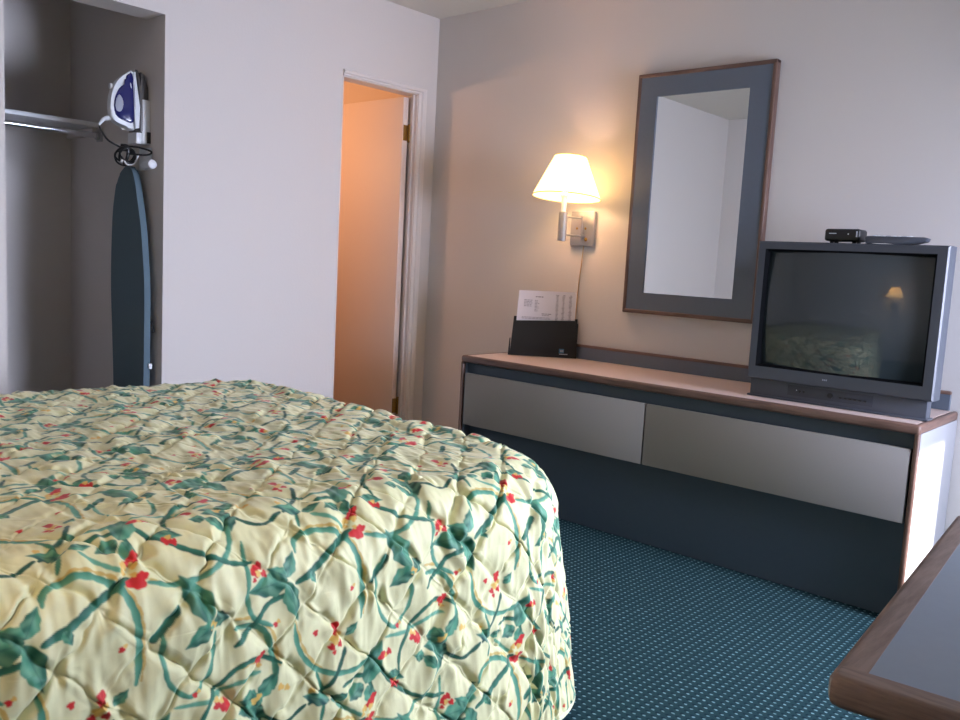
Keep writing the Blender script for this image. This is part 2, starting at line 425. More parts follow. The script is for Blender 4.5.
# ------------------------------------------------------------------ dresser
DX0, DX1, DY, DZ = .740, 2.772, -.485, .672
dr = empty('dresser', (1.76, -.24, 0), 'long low two-drawer dresser with wood-edged pale top against the wall', 'dresser')
link('top_panel', box(DX0+.022, DX1-.022, DY+.022, -.022, DZ-.032, DZ), M_lam, dr)
def bull(x0, x1, y0, y1, z0, z1, mat, name='edge_trim', b=.010, par=None):
    return link(name, box(x0, x1, y0, y1, z0, z1, bev=b, seg=4), mat, par)
bull(DX0, DX1, DY, DY+.0225, DZ-.033, DZ+.0008, M_wood, par=dr)
bull(DX0, DX0+.0225, DY+.004, -.002, DZ-.033, DZ+.0008, M_woody, par=dr)
bull(DX1-.0225, DX1, DY+.004, -.002, DZ-.033, DZ+.0008, M_woody, par=dr)
for x0, x1, xo in ((DX0+.002, DX0+.02, 'l'), (DX1-.02, DX1-.001, 'r')):
    link('side_panel', box(x0, x1, DY+.02, -.003, .002, DZ-.03), M_side if xo == 'r' else M_slate, dr)
    bull(x0-.001 if xo == 'l' else x0+.003, x1-.004 if xo == 'l' else x1+.001, DY, DY+.021, .002, DZ-.028, M_woodv, 'upright_trim', .006, dr)
link('apron', box(DX0+.02, DX1-.02, DY+.03, DY+.045, .585, DZ-.03), M_slate_dark, dr)
link('back_panel', box(DX0+.02, DX1-.02, -.022, -.004, .02, DZ-.03), M_slate_dark, dr)
link('kick_panel', box(DX0+.02, DX1-.02, DY+.056, DY+.072, .002, .36), M_slate_dark, dr)
link('inner_lining', box(DX0+.0202, DX0+.026, DY+.012, DY+.055, .004, .585), M_slate, dr)
for x0, x1 in ((.772, 1.757), (1.7635, 2.7485)):
    d = link('drawer', box(x0, x1, DY+.002, DY+.020, .342, .590, .0015), M_draw, dr)
    link('drawer_box', box(x0+.03, x1-.03, DY+.021, -.05, .375, .575), M_dark, d)
link('backsplash', box(DX0+.002, 2.742, -.021, -.0015, DZ+.001, .731), M_slate, dr)
bull(DX0+.002, 2.744, -.0225, -.0010, .729, .743, M_wood, 'backsplash_trim', .005, dr)

# ------------------------------------------------------------------ wall mirror
mi = empty('wall_mirror', (1.643, -.01, .918), 'tall framed mirror hanging above the dresser', 'mirror')
MX0, MX1, MZ0, MZ1 = 1.335, 1.984, .922, 1.998
fr = .018
bull(MX0, MX1, -.038, -.001, MZ1-fr, MZ1, M_wood, 'wood_trim', .005, mi)
bull(MX0, MX1, -.038, -.001, MZ0, MZ0+fr, M_wood, 'wood_trim', .005, mi)
bull(MX0, MX0+fr, -.0378, -.001, MZ0+.002, MZ1-.002, M_woodv, 'wood_trim', .005, mi)
bull(MX1-fr, MX1, -.0378, -.001, MZ0+.002, MZ1-.002, M_woodv, 'wood_trim', .005, mi)
gx0, gx1, gz0, gz1 = 1.436, 1.874, 1.018, 1.895
bm = bmesh.new()
add_box(bm, MX0+fr-.001, gx0, -.034, -.002, MZ0+fr-.001, MZ1-fr+.001); add_box(bm, gx1, MX1-fr+.001, -.034, -.002, MZ0+fr-.001, MZ1-fr+.001)
add_box(bm, gx0, gx1, -.034, -.002, MZ0+fr-.001, gz0); add_box(bm, gx0, gx1, -.034, -.002, gz1, MZ1-fr+.001)
link('slate_border', bm, M_slate, mi)
link('glass', box(gx0-.001, gx1+.001, -.028, -.003, gz0-.001, gz1+.001), M_mirror, mi)

# ------------------------------------------------------------------ swing-arm wall lamps
def shade_mat():
    m = bpy.data.materials.new('lit_shade'); m.use_nodes = True; nt = m.node_tree; nt.nodes.clear(); N = nt.nodes; L = nt.links
    o = N.new('ShaderNodeOutputMaterial'); d = N.new('ShaderNodeBsdfDiffuse'); t = N.new('ShaderNodeBsdfTranslucent'); mx = N.new('ShaderNodeMixShader'); e = N.new('ShaderNodeEmission'); ad = N.new('ShaderNodeAddShader')
    n = N.new('ShaderNodeTexNoise'); n.inputs['Scale'].default_value = 300
    d.inputs['Color'].default_value = srgb(250, 235, 200); t.inputs['Color'].default_value = (1.0, .80, .42, 1)
    mx.inputs[0].default_value = .62; e.inputs['Color'].default_value = (1, .74, .40, 1); e.inputs['Strength'].default_value = 1.7
    L.new(d.outputs[0], mx.inputs[1]); L.new(t.outputs[0], mx.inputs[2]); L.new(mx.outputs[0], ad.inputs[0]); L.new(e.outputs[0], ad.inputs[1]); L.new(ad.outputs[0], o.inputs[0])
    return m
M_shade = shade_mat()
M_bulb = new_mat('glowing_bulb', (1, .9, .7, 1), .4, emit=((1, .70, .36, 1), 40))
def wall_lamp(x, y, s, power, label, dz=0, lc=(1, .50, .32)):
    """s=-1: on the back wall (y=0) reaching towards -y; s=+1: on the rear wall"""
    root = empty('wall_lamp', (x, y, 1.22), label, 'lamp', 'swing-arm wall lamps')
    Y = lambda v: y+s*v
    def bx(x0, x1, a, b, z0, z1, bev): return box(x0, x1, min(Y(a), Y(b)), max(Y(a), Y(b)), z0, z1, bev=bev)
    link('wall_plate', bx(x-.068, x+.068, .001, .022, 1.222, 1.388, .004), M_nickel, root)
    for dx in (-.028, .022):
        bm = bmesh.new(); add_lathe(bm, [(.005, 0), (.006, s*.002), (.003, s*.004)], (x+dx, Y(.022), 1.305), axis=1, n=12); link('screw', bm, M_brass, root)
    bm = bmesh.new(); add_lathe(bm, [(.008, 0), (.009, s*.004), (.004, s*.010)], (x+.028, Y(.022), 1.252), axis=1, n=12); link('switch', bm, M_brass, root)
    bm = bmesh.new()
    add_tube(bm, [(x+.012, Y(.045), 1.255), (x+.012, Y(.045), 1.365)], .0065, smooth=0)
    for z in (1.268, 1.352): add_tube(bm, [(x+.012, Y(.045), z), (x, Y(.165), z)], .0045, smooth=0)
    add_tube(bm, [(x+.012, Y(.02), 1.268), (x+.012, Y(.046), 1.268)], .008, smooth=0)
    link('swing_arm', bm, M_nickel, root)
    cx, cy = x, Y(.18)
    bm = bmesh.new(); add_lathe(bm, [(.010, 1.236), (.021, 1.238), (.022, 1.248), (.0215, 1.250), (.0215, 1.366), (.020, 1.372), (.010, 1.374)], (cx, cy, 0), n=24); link('socket_tube', bm, M_nickel, root)
    bm = bmesh.new(); add_lathe(bm, [(.012, 1.374), (.0125, 1.44), (.016, 1.442), (.016, 1.452), (.010, 1.455)], (cx, cy, 0), n=20); link('candle_sleeve', bm, M_white, root)
    bm = bmesh.new(); add_lathe(bm, [(.008, 1.455), (.012, 1.465), (.026, 1.50), (.030, 1.525), (.024, 1.55), (.008, 1.562)], (cx, cy, 0), n=20); link('bulb', bm, M_bulb, root)
    bm = bmesh.new()
    add_lathe(bm, [(.160, 1.440), (.074, 1.630)], (cx, cy, 0), n=64, caps=False)
    SR = Matrix.Translation((cx+(.018 if s < 0 else 0), cy, 1.532)) @ Matrix.Rotation(math.radians(3 if s < 0 else 0), 4, Vector((-.66, .74, 0))) @ Matrix.Rotation(math.radians(-4 if s < 0 else 0), 4, Vector((.74, .66, 0))) @ Matrix.Translation((-cx, -cy, -1.535))
    bmesh.ops.transform(bm, matrix=SR, verts=bm.verts)
    shd = link('lamp_shade', bm, M_shade, root); md = shd.modifiers.new('thick', 'SOLIDIFY'); md.thickness = .0012; md.offset = 0
    bm = bmesh.new()
    for r, z in ((.1605, 1.441), (.0745, 1.630)): add_tube(bm, [(cx+r*math.cos(a), cy+r*math.sin(a), z) for a in np.linspace(0, 2*PI, 49)[:-1]], .0022, n=6, closed=True, smooth=1)
    for a in (0, 2*PI/3, 4*PI/3): add_tube(bm, [(cx, cy, 1.600), (cx+.074*math.cos(a), cy+.074*math.sin(a), 1.628)], .0012, n=6, smooth=0)
    bmesh.ops.transform(bm, matrix=SR, verts=bm.verts)
    link('shade_binding', bm, M_shade_trim, shd)
    bm = bmesh.new(); add_tube(bm, [(x+.01, Y(.012), 1.222), (x-.002, Y(.006), 1.12), (x-.010, Y(.006), 1.02), (x-.018, Y(.006), .76)], .0025, n=8); link('cord', bm, M_cord, root)
    li = bpy.data.lights.new('lamp_bulb_light', 'POINT'); li.energy = power; li.color = lc; li.shadow_soft_size = .03
    lo = bpy.data.objects.new('lamp_bulb_light', li); COL.objects.link(lo); lo.location = (0, s*.18, .31); lo.parent = root; root.location.z += dz
    return root
wall_lamp(1.066, 0, -1, 105, 'lit brass-and-nickel swing-arm lamp with cream shade left of the mirror')
wall_lamp(2.42, YR, 1, 34, 'lit swing-arm lamp on the rear wall beside the bed, seen mirrored in the television screen', -.15, (1, .80, .40))

# ------------------------------------------------------------------ stationery holder and sheet
def frame_matrix():
    t = Vector((.26, .209, 0)).normalized(); nrm = Vector((-t.y, t.x, 0))   # nrm points back, away from the camera
    m = Matrix.Identity(4)
    for i in range(3): m[i][0] = t[i]; m[i][1] = nrm[i]; m[i][2] = (0, 0, 1)[i]
    m[0][3], m[1][3], m[2][3] = .838, -.246, DZ
    return m
FM = frame_matrix()
sd = empty('stationery_holder', (.92, -.12, DZ), 'black plastic stationery holder standing on the left end of the dresser', 'stationery holder')
bm = bmesh.new()
add_prism(bm, [(.002, .0008), (.330, .0008), (.324, .186), (.014, .172)], 1, 0, .004, .001, M=FM); link('front_panel', bm, M_blackm, sd)
bm = bmesh.new(); add_prism(bm, [(.002, .0008), (.330, .0008), (.326, .192), (.014, .192)], 1, .030, .033, .001, M=FM); link('back_panel', bm, M_blackm, sd)
bm = bmesh.new()
add_box(bm, .002, .330, .004, .030, .0008, .004, M=FM)
for x0, x1 in ((.326, .329),): add_prism(bm, [(.004, .0008), (.030, .0008), (.030, .17), (.004, .17)], 0, x0, x1, M=FM)
add_prism(bm, [(-.006, .0008), (.003, .0008), (.003, .085), (-.002, .083)], 1, .004, .024, M=FM)
link('tray', bm, M_blackm, sd)
bm = bmesh.new()
add_box(bm, .243, .268, -.0012, 0, .024, .045, M=FM); link('blue_emblem', bm, M_teal_logo, sd)
bm = bmesh.new(); add_box(bm, .245, .286, -.0012, 0, .017, .021, M=FM)
for i in range(5): add_box(bm, .249+i*.0035, .251+i*.0035, -.0018, -.001, .029, .040, M=FM)
link('emblem_lettering', bm, M_lgrey, sd)
TL = Matrix.Translation((0, 0, 0))
ps = empty('printed_sheet', (.95, -.10, DZ+.01), 'white printed price sheet standing in the black holder', 'sheet')
bm = bmesh.new(); add_prism(bm, [(.020, .008), (.314, .008), (.311, .324), (.033, .320)], 1, .012, .0135, M=FM); link('sheet', bm, M_paper, ps)
bm = bmesh.new()
def words(x0, x1, z, h=.003):
    x = x0
    while x < x1-.002:
        w = min(random.uniform(.006, .018), x1-x); add_box(bm, x, x+w, .0112, .012, z, z+h, M=FM); x += w+.003
words(.115, .152, .290, .005)
for i, z in enumerate((.273, .266, .259, .252, .244)): words(.060, .100-.004*(i % 2), z)
for i in range(8): words(.112, .126+.004*(i % 3), .272-i*.0072)
words(.148, .195, .208, .004); words(.15, .185, .201, .003)
for i in range(2): words(.052, .19, .190-i*.006, .0025)
for xc in (.222, .252, .286):
    z = .306
    while z > .182:
        add_box(bm, xc-random.uniform(.004, .009), xc+random.uniform(.003, .007), .0112, .012, z-.003, z, M=FM); z -= .0062
link('printed_text', bm, M_ink, ps)

# ------------------------------------------------------------------ television
tv = empty('television', (2.45, -.25, DZ), 'bulky grey tube television standing on the right end of the dresser', 'television')
TX0, TX1, TZ0, TZ1, TY = 2.133, 2.776, .742, 1.252, -.395
sx0, sx1, sz0, sz1 = 2.170, 2.733, .797, 1.216
# front bezel: frame with sloping lip around the screen
bm = bmesh.new()
def ring(x0, x1, z0, z1, y, b=0):
    return [bm.verts.new(p) for p in ((x0, y, z0), (x1, y+b, z0), (x1, y+b, z1), (x0, y, z1))]
r0 = ring(TX0, TX1, TZ0, TZ1, TY+.085); r1 = ring(TX0, TX1, TZ0, TZ1, TY+.006); r2 = ring(TX0+.005, TX1-.005, TZ0+.004, TZ1-.005, TY)
r3 = ring(sx0-.008, sx1+.008, sz0-.008, sz1+.008, TY+.001); r4 = ring(sx0, sx1, sz0, sz1, TY+.014); r5 = ring(sx0, sx1, sz0, sz1, TY+.05)
for A, B in ((r0, r1), (r1, r2), (r2, r3)):
    for i in range(4): bm.faces.new([A[i], A[(i+1) % 4], B[(i+1) % 4], B[i]])
bmesh.ops.delete(bm, geom=r4+r5, context='VERTS')
link('front_bezel', bm, M_tv, tv, angle=12)
bm = bmesh.new()
r3 = ring(sx0-.008, sx1+.008, sz0-.008, sz1+.008, TY+.001); r4 = ring(sx0, sx1, sz0, sz1, TY+.014); r5 = ring(sx0, sx1, sz0, sz1, TY+.05)
for A, B in ((r3, r4), (r4, r5)):
    for i in range(4): bm.faces.new([A[i], A[(i+1) % 4], B[(i+1) % 4], B[i]])
link('screen_surround', bm, M_rubber, tv, angle=12)
# curved glass
bm = bmesh.new(); nx, nz, RC = 28, 20, 1.6
cxs, czs = (sx0+sx1)/2, (sz0+sz1)/2; grid = []
for j in range(nz+1):
    row = []
    for i in range(nx+1):
        x = sx0-.004+(sx1-sx0+.008)*i/nx; z = sz0-.004+(sz1-sz0+.008)*j/nz
        d2 = (x-cxs)**2+(z-czs)**2
        row.append(bm.verts.new((x, TY-.003+RC-math.sqrt(RC*RC-d2), z)))
    grid.append(row)
for j in range(nz):
    for i in range(nx): bm.faces.new([grid[j][i], grid[j][i+1], grid[j+1][i+1], grid[j+1][i]])
o = link('screen', bm, M_screen, tv, angle=180)
# rear housing tapering to the back
bm = bmesh.new(); rings = []
for y, k, dz in ((TY+.085, .004, 0), (TY+.12, .03, .0), (TY+.25, .09, .02), (TY+.36, .15, .06), (TY+.372, .16, .07)):
    rings.append([bm.verts.new(p) for p in ((TX0+k, y, TZ0+.01), (TX1-k, y, TZ0+.01), (TX1-k, y, TZ1-.004-dz), (TX0+k, y, TZ1-.004-dz))])
for A, B in zip(rings, rings[1:]):
    for i in range(4): bm.faces.new([A[i], A[(i+1) % 4], B[(i+1) % 4], B[i]])
bm.faces.new(rings[0]); bm.faces.new(rings[-1]); link('rear_housing', bm, M_tvd, tv)
bm = bmesh.new(); add_prism(bm, [(TX0+.008, DZ+.0015), (TX1-.020, DZ+.0015), (TX1-.020, TZ0+.002), (TX0+.008, TZ0+.002)], 1, TY+.022, TY+.075, .002)
add_box(bm, TX0+.06, TX1-.09, TY+.07, -.06, DZ+.0015, TZ0+.012, .002)
add_box(bm, TX0+.000, TX1-.012, TY+.014, TY+.08, DZ+.0012, DZ+.008, .002); link('base', bm, M_tv, tv)
bm = bmesh.new(); add_box(bm, 2.285, 2.585, TY+.0205, TY+.0225, .694, .733, .0005); cp = link('control_panel', bm, M_tvd, tv)
bm = bmesh.new(); add_lathe(bm, [(.010, 0), (.010, -.003), (.008, -.004)], (2.440, TY+.0205, .7135), axis=1, n=20); link('power_button', bm, M_black, cp)
for i in range(6):
    x = 2.470+i*.017; link('channel_button', box(x, x+.010, TY+.018, TY+.0205, .707, .714, bev=.001), M_black, cp)
for x in (2.331, 2.345):
    bm = bmesh.new(); add_lathe(bm, [(.0045, 0), (.0045, -.0015), (.002, -.002)], (x, TY+.0205, .713), axis=1, n=12); link('jack_socket', bm, M_black, cp)
bm = bmesh.new(); add_lathe(bm, [(.0022, 0), (.001, -.002)], (2.318, TY+.0205, .716), axis=1, n=10); link('indicator', bm, M_lgrey, cp)
bm = bmesh.new()
for i in range(3): add_box(bm, 2.414+i*.006, 2.418+i*.006, TY-.0008, TY+.0004, .7655, .7705)
link('maker_mark', bm, M_grey, tv)

# set-top adapter and remote on top of the television
stb = empty('digital_adapter', (2.42, -.33, TZ1), 'small black digital adapter box on top of the television', 'adapter box')
bm = bmesh.new(); add_box(bm, 2.363, 2.485, -.375, -.295, TZ1+.007, TZ1+.050, .009, 3); link('case', bm, M_black, stb)
for x in (2.385, 2.462):
    for y in (-.355, -.310):
        bm = bmesh.new(); add_lathe(bm, [(.006, 0), (.008, .008)], (x, y, TZ1+.0002), n=12); link('foot', bm, M_blackm, stb)
link('white_marking', box(2.380, 2.405, -.3760, -.3748, TZ1+.032, TZ1+.035), M_lgrey, stb)
bm = bmesh.new(); add_lathe(bm, [(.0022, 0), (.0022, -.001)], (2.446, -.375, TZ1+.032), axis=1, n=10); link('status_light', bm, M_white, stb)
link('end_stripe', box(2.4725, 2.4765, -.3765, -.3745, TZ1+.022, TZ1+.042), M_lgrey, stb)
rm = empty('remote_control', (2.59, -.33, TZ1), 'dark grey remote control with pale buttons lying on the television', 'remote control')
bm = bmesh.new()
prof = [(2.512, TZ1+.0008), (2.53, TZ1+.004), (2.56, TZ1+.008), (2.60, TZ1+.001), (2.66, TZ1+.001), (2.695, TZ1+.012), (2.700, TZ1+.022), (2.69, TZ1+.026), (2.515, TZ1+.026), (2.509, TZ1+.020)]
add_prism(bm, prof, 1, -.386, -.338, .003); 
for v in bm.verts: v.co.y += (v.co.x-2.6)*.10
link('case', bm, M_tv, rm)
for i in range(8):
    for j in range(3):
        x = 2.530+i*.0160; y = -.381+j*.015+(x-2.6)*.10
        link('button', box(x, x+.009, y, y+.009, TZ1+.0252, TZ1+.0292, bev=.001), M_white if (i+j) % 3 else M_lgrey, rm)

# ------------------------------------------------------------------ table
tb = empty('table', (3.65, -2.22, 0), 'wood-edged table with slate laminate top standing at the right', 'table')
TT = .733; X0, X1, Y0, Y1, ang = 3.240, 4.16, -2.625, -1.84, math.radians(4.6)
TM = Matrix.Translation((3.238, -2.612, 0)) @ Matrix.Rotation(ang, 4, 'Z')
w, l = .93, .80; e = .032
def tbx(*a, **k): bm = bmesh.new(); add_box(bm, *a, M=TM, **k); return bm
link('laminate_top', tbx(e-.002, w-e+.002, e-.002, l-e+.002, TT-.030, TT-.0006), M_tlam, tb)
def trim(pts, mat, nm='edge_trim'):
    bm = bmesh.new(); add_prism(bm, pts, 2, TT-.034, TT)
    on = lambda v: min(abs(v.co.x), abs(v.co.x-w)) < 1e-5 or min(abs(v.co.y), abs(v.co.y-l)) < 1e-5 or (v.co.x < .015 and v.co.y < .015) or (v.co.x < .015 and v.co.y > l-.015)
    es = []
    for ed in bm.edges:
        A, B = ed.verts; m_ = (A.co+B.co)/2
        if abs(A.co.z-B.co.z) < 1e-6 and on(A) and on(B) and (min(abs(m_.x), abs(m_.x-w)) < .012 or min(abs(m_.y), abs(m_.y-l)) < .012): es.append(ed)
    bmesh.ops.bevel(bm, geom=es, offset=.010, segments=5, profile=.5, affect='EDGES')
    bmesh.ops.transform(bm, matrix=TM, verts=bm.verts); link(nm, bm, mat, tb)
trim([(0, .014), (.004, .004), (.014, 0), (e, 0), (e, e), (0, e)], M_tw, 'corner_block')
trim([(e, 0), (w-e, 0), (w-e, e), (e, e)], M_tw)
trim([(0, e), (e, e), (e, l-e), (0, l-e)], M_twy)
trim([(w-e, 0), (w, 0), (w, l), (w-e, l)], M_twy)
trim([(0, l-e), (w-e, l-e), (w-e, l), (.014, l), (.004, l-.004), (0, l-.014)], M_tw)
ctr = TM @ Vector((w/2, l/2, 0))
bm = bmesh.new(); add_lathe(bm, [(.26, .001), (.26, .012), (.10, .03), (.045, .05), (.04, .62), (.06, .66), (.16, .685), (.16, .697)], (ctr.x, ctr.y, 0), n=40); link('pedestal', bm, M_black, tb)

# ------------------------------------------------------------------ bed base, then the bedspread
BX0, BX1, BYF, ZT = .66, 2.335, -1.665, .638
bed = empty('bed', (1.4, -2.6, 0), 'wide bed filling the left foreground under a quilted floral cover', 'bed')
link('box_spring', box(BX0+.07, BX1-.09, -3.56, BYF-.10, .10, .36, bev=.03), M_matt, bed)
link('mattress', box(BX0+.06, BX1-.08, -3.56, BYF-.09, .362, .585, bev=.06, seg=4), M_matt, bed)
for x in (BX0+.15, BX1-.2):
    for y in (-3.45, -1.95): link('bed_foot', box(x-.03, x+.03, y-.03, y+.03, .001, .10, bev=.003), M_black, bed)

def vnoise(x, y, seed):
    rs = np.random.RandomState(seed); T = rs.rand(64, 64)
    xi = np.floor(x).astype(int); yi = np.floor(y).astype(int); fx = x-xi; fy = y-yi
    fx = fx*fx*(3-2*fx); fy = fy*fy*(3-2*fy)
    g = lambda a, b: T[a % 64, b % 64]
    return (g(xi, yi)*(1-fx)*(1-fy)+g(xi+1, yi)*fx*(1-fy)+g(xi, yi+1)*(1-fx)*fy+g(xi+1, yi+1)*fx*fy)*2-1

# printed motif: one repeat of the cloth, drawn as strokes into an array (u along the bed, v down the side)
TU, TV_ = .43, .37
PXU, PXV = 620, 533
def motif():
    img = np.zeros((PXV, PXU, 3)); cream = np.array(srgb(226, 223, 174)[:3]); img[:] = cream
    yy, xx = np.mgrid[0:PXV, 0:PXU].astype(float)
    mot = vnoise(xx/60*1.0, yy/60, 3)*.5+vnoise(xx/25, yy/25, 4)*.5
    def win(cx, cy, r):
        x0, x1 = int(cx-r)-2, int(cx+r)+3; y0, y1 = int(cy-r)-2, int(cy+r)+3
        ix = np.arange(x0, x1); iy = np.arange(y0, y1)
        return ix, iy
    def blend(ix, iy, a, col):
        X = ix % PXU; Y = iy % PXV
        s = img[np.ix_(Y, X)]; img[np.ix_(Y, X)] = s*(1-a[..., None])+col*a[..., None]
    def C(c): return np.array(srgb(*c)[:3])
    K = 1.0
    def P(p): return ((p[0]-393)/601*PXU, (p[1]-310)/476*PXV)
    def stroke(pts, w, col, taper=(.4, .4), off=(0, 0), jit=.12, col2=None):
        S_ = spline([(P(p)[0]+off[0], P(p)[1]+off[1], 0) for p in pts], 10)
        # accumulate one mask over a local canvas
        xs = [q.x for q in S_]; ys = [q.y for q in S_]
        x0, x1 = int(min(xs)-w-3), int(max(xs)+w+4); y0, y1 = int(min(ys)-w-3), int(max(ys)+w+4)
        ix = np.arange(x0, x1); iy = np.arange(y0, y1); GX, GY = np.meshgrid(ix, iy)
        best = np.full(GX.shape, -9.)
        side = np.zeros(GX.shape)
        n_ = len(S_)
        for i in range(n_-1):
            ax, ay, bx_, by_ = S_[i].x, S_[i].y, S_[i+1].x, S_[i+1].y
            t = i/(n_-1); ww = w/2*min(1, taper[0]+t*6, taper[1]+(1-t)*6)*(1+jit*math.sin(i*1.3))
            dx, dy = bx_-ax, by_-ay; l2 = dx*dx+dy*dy+1e-9
            tt = np.clip(((GX-ax)*dx+(GY-ay)*dy)/l2, 0, 1)
            d = np.hypot(GX-ax-tt*dx, GY-ay-tt*dy); v = ww-d
            cr = ((GX-ax)*dy-(GY-ay)*dx)/math.sqrt(l2)/max(ww, .1)
            m_ = v > best; best[m_] = v[m_]; side[m_] = cr[m_]
        a = np.clip(best+.5, 0, 1)
        c1 = C(col); c2 = C(col2) if col2 else c1
        k = np.clip(side*.5+.5, 0, 1)[..., None]
        colr = c1*(1-k)+c2*k
        X = ix % PXU; Y = iy % PXV; s = img[np.ix_(Y, X)]
        img[np.ix_(Y, X)] = s*(1-a[..., None])+colr*a[..., None]
    def leaf(base, tip, wd, c1=(76, 148, 118), c2=(26, 94, 74), c3=(132, 186, 150)):
        bx_, by_ = P(base); tx, ty = P(tip); Lx, Ly = tx-bx_, ty-by_; Ln = math.hypot(Lx, Ly); W_ = wd/601*PXU/2
        ix, iy = win((bx_+tx)/2, (by_+ty)/2, Ln/2+W_); GX, GY = np.meshgrid(ix, iy)
        u = ((GX-bx_)*Lx+(GY-by_)*Ly)/Ln**2; v = ((GX-bx_)*Ly-(GY-by_)*Lx)/Ln
        uc = np.clip(u, 0, 1); wdt = .92*W_*np.sin(PI*uc**.72)**1.15*(1+.09*np.sin(uc*21+bx_))+(.8 if Ln > 20 else .3)
        a = np.clip(wdt-np.abs(v)+.5, 0, 1)*((u > 0) & (u < 1))
        q = np.clip(v/(W_+.1)*1.3+.5, 0, 1)[..., None]
        streak = (.5+.5*np.sin((u*14+np.abs(v)/W_*4)))[..., None]
        col = C(c1)*(1-q)+C(c2)*q; col = col*(1-.45*streak)+C(c3)*.45*streak
        vein = np.exp(-(v/1.6)**2)[..., None]; col = col*(1-.5*vein)+C((24, 74, 74))*.5*vein
        X = ix % PXU; Y = iy % PXV; s = img[np.ix_(Y, X)]; img[np.ix_(Y, X)] = s*(1-a[..., None])+col*a[..., None]
    def blob(c, r, col, sx=1, sy=1):
        cx_, cy_ = P(c); r = r/601*PXU; ix, iy = win(cx_, cy_, r*max(sx, sy)+2); GX, GY = np.meshgrid(ix, iy)
        th = np.arctan2(GY-cy_, GX-cx_); rr = r*(1+.16*np.sin(th*3+c[0])+.1*np.sin(th*5+c[1]))
        d = np.hypot((GX-cx_)/sx, (GY-cy_)/sy); a = np.clip(rr-d+.5, 0, 1); blend(ix, iy, a, C(col))
    LT, DK, MD, OC, RED, YEL = (104, 168, 138), (24, 84, 66), (54, 126, 100), (208, 178, 100), (204, 34, 36), (226, 186, 96)
    K_ = PXU/601
    # ochre outlines under the vines
    for pts in ([(190,350),(200,320),(250,300),(310,308),(350,338),(380,400),(384,470),(372,540)], [(410,345),(470,368),(540,366),(600,338)], [(165,510),(182,570),(228,630),(290,662),(370,668)], [(0,470),(50,478),(95,520),(112,600)], [(520,640),(560,600),(610,576),(665,575)]):
        stroke(pts, 7*K_, OC, off=(4, -6), jit=.5)
    stroke([(190,350),(200,320),(250,305),(310,315),(350,345),(375,400),(378,470),(365,540)], 15.6*K_, LT, col2=MD)
    stroke([(410,345),(470,360),(540,358),(600,330),(635,290),(645,240)], 13.1*K_, LT, col2=MD)
    stroke([(300,215),(360,212),(390,230),(400,270)], 12.3*K_, MD, col2=DK)
    stroke([(285,255),(330,290),(360,312)], 10.7*K_, LT)
    stroke([(165,510),(175,570),(220,625),(290,655),(370,660),(420,640)], 13.9*K_, LT, col2=MD)
    stroke([(0,485),(50,490),(85,520),(105,600),(100,650)], 13.9*K_, LT, col2=MD)
    stroke([(430,440),(425,500),(440,560),(490,600),(535,560),(555,480)], 11.5*K_, MD, col2=LT)
    stroke([(450,615),(540,622),(600,604),(665,600)], 10.7*K_, LT)
    stroke([(500,715),(510,660),(560,600),(610,568),(665,565),(720,590)], 12.3*K_, MD, col2=DK)
    stroke([(660,300),(640,420),(650,470),(700,500)], 11.5*K_, MD, col2=LT)
    stroke([(60,700),(130,740),(200,715)], 11.5*K_, DK)
    stroke([(180,418),(240,395),(290,365),(340,340),(370,328)], 18.0*K_, MD, col2=DK, taper=(.5, .6))
    stroke([(415,190),(450,240),(500,285),(560,325),(620,345),(665,350)], 13.1*K_, DK, col2=MD)
    stroke([(150,435),(90,450),(50,490),(0,522)], 13.9*K_, DK, col2=MD)
    stroke([(315,600),(280,660),(210,715)], 11.5*K_, DK)
    stroke([(405,462),(440,435),(468,408)], 16.4*K_, DK, col2=MD)
    stroke([(230,640),(250,700),(235,760)], 9.8*K_, MD)
    stroke([(520,470),(545,430),(530,400)], 8.2*K_, DK)
    # leaves
    leaf((150,405), (40,415), 62); leaf((150,400), (182,345), 40); leaf((150,410), (178,505), 56); leaf((225,400), (240,428), 26)
    leaf((150,400), (100,372), 34)
    leaf((545,450), (480,345), 62); leaf((550,455), (472,492), 48, (54, 130, 100), (20, 78, 62)); leaf((548,452), (592,455), 40, (36, 104, 82), (16, 70, 56))
    leaf((380,715), (440,620), 60); leaf((375,715), (320,735), 44, (54, 130, 100), (20, 78, 62)); leaf((385,720), (400,780), 40)
    leaf((460,235), (520,262), 34); leaf((265,240), (190,215), 36, c2=(24, 78, 78)); leaf((268,240), (320,238), 26)
    leaf((55,660), (5,650), 50, (54, 130, 100), (20, 78, 62)); leaf((60,665), (110,610), 46); leaf((60,670), (40,720), 44, (36, 104, 82), (16, 70, 56))
    leaf((320,575), (350,545), 26); leaf((600,700), (560,690), 34); leaf((600,700), (640,740), 34)
    leaf((665,205), (600,200), 44); leaf((668,210), (650,270), 40, (36, 104, 82), (16, 70, 56)); leaf((668,205), (640,165), 34)
    # blossoms and berries
    blob((395,285), 13, RED); blob((405,275), 9, RED); blob((382,292), 9, RED); blob((388,338), 19, RED, 1.15, .9); blob((404,330), 11, RED); blob((392,300), 9, YEL); blob((370,298), 9, YEL); blob((365,312), 7, YEL); blob((386,322), 6, YEL)
    blob((292,548), 13, RED, .8, 1.5); blob((275,588), 9, RED); blob((300,586), 9, RED); blob((286,575), 11, YEL); blob((300,566), 7, YEL); blob((280,602), 6, RED)
    blob((572,645), 14, RED); blob((553,640), 10, RED); blob((578,656), 8, RED); blob((552,628), 7, YEL); blob((564,633), 6, YEL)
    blob((665,372), 12, RED, .9, 1.3); blob((678,362), 10, RED); blob((674,378), 8, YEL); blob((690,380), 9, RED); blob((660,390), 6, RED)
    blob((548,462), 10, YEL); blob((545,466), 5, LT)
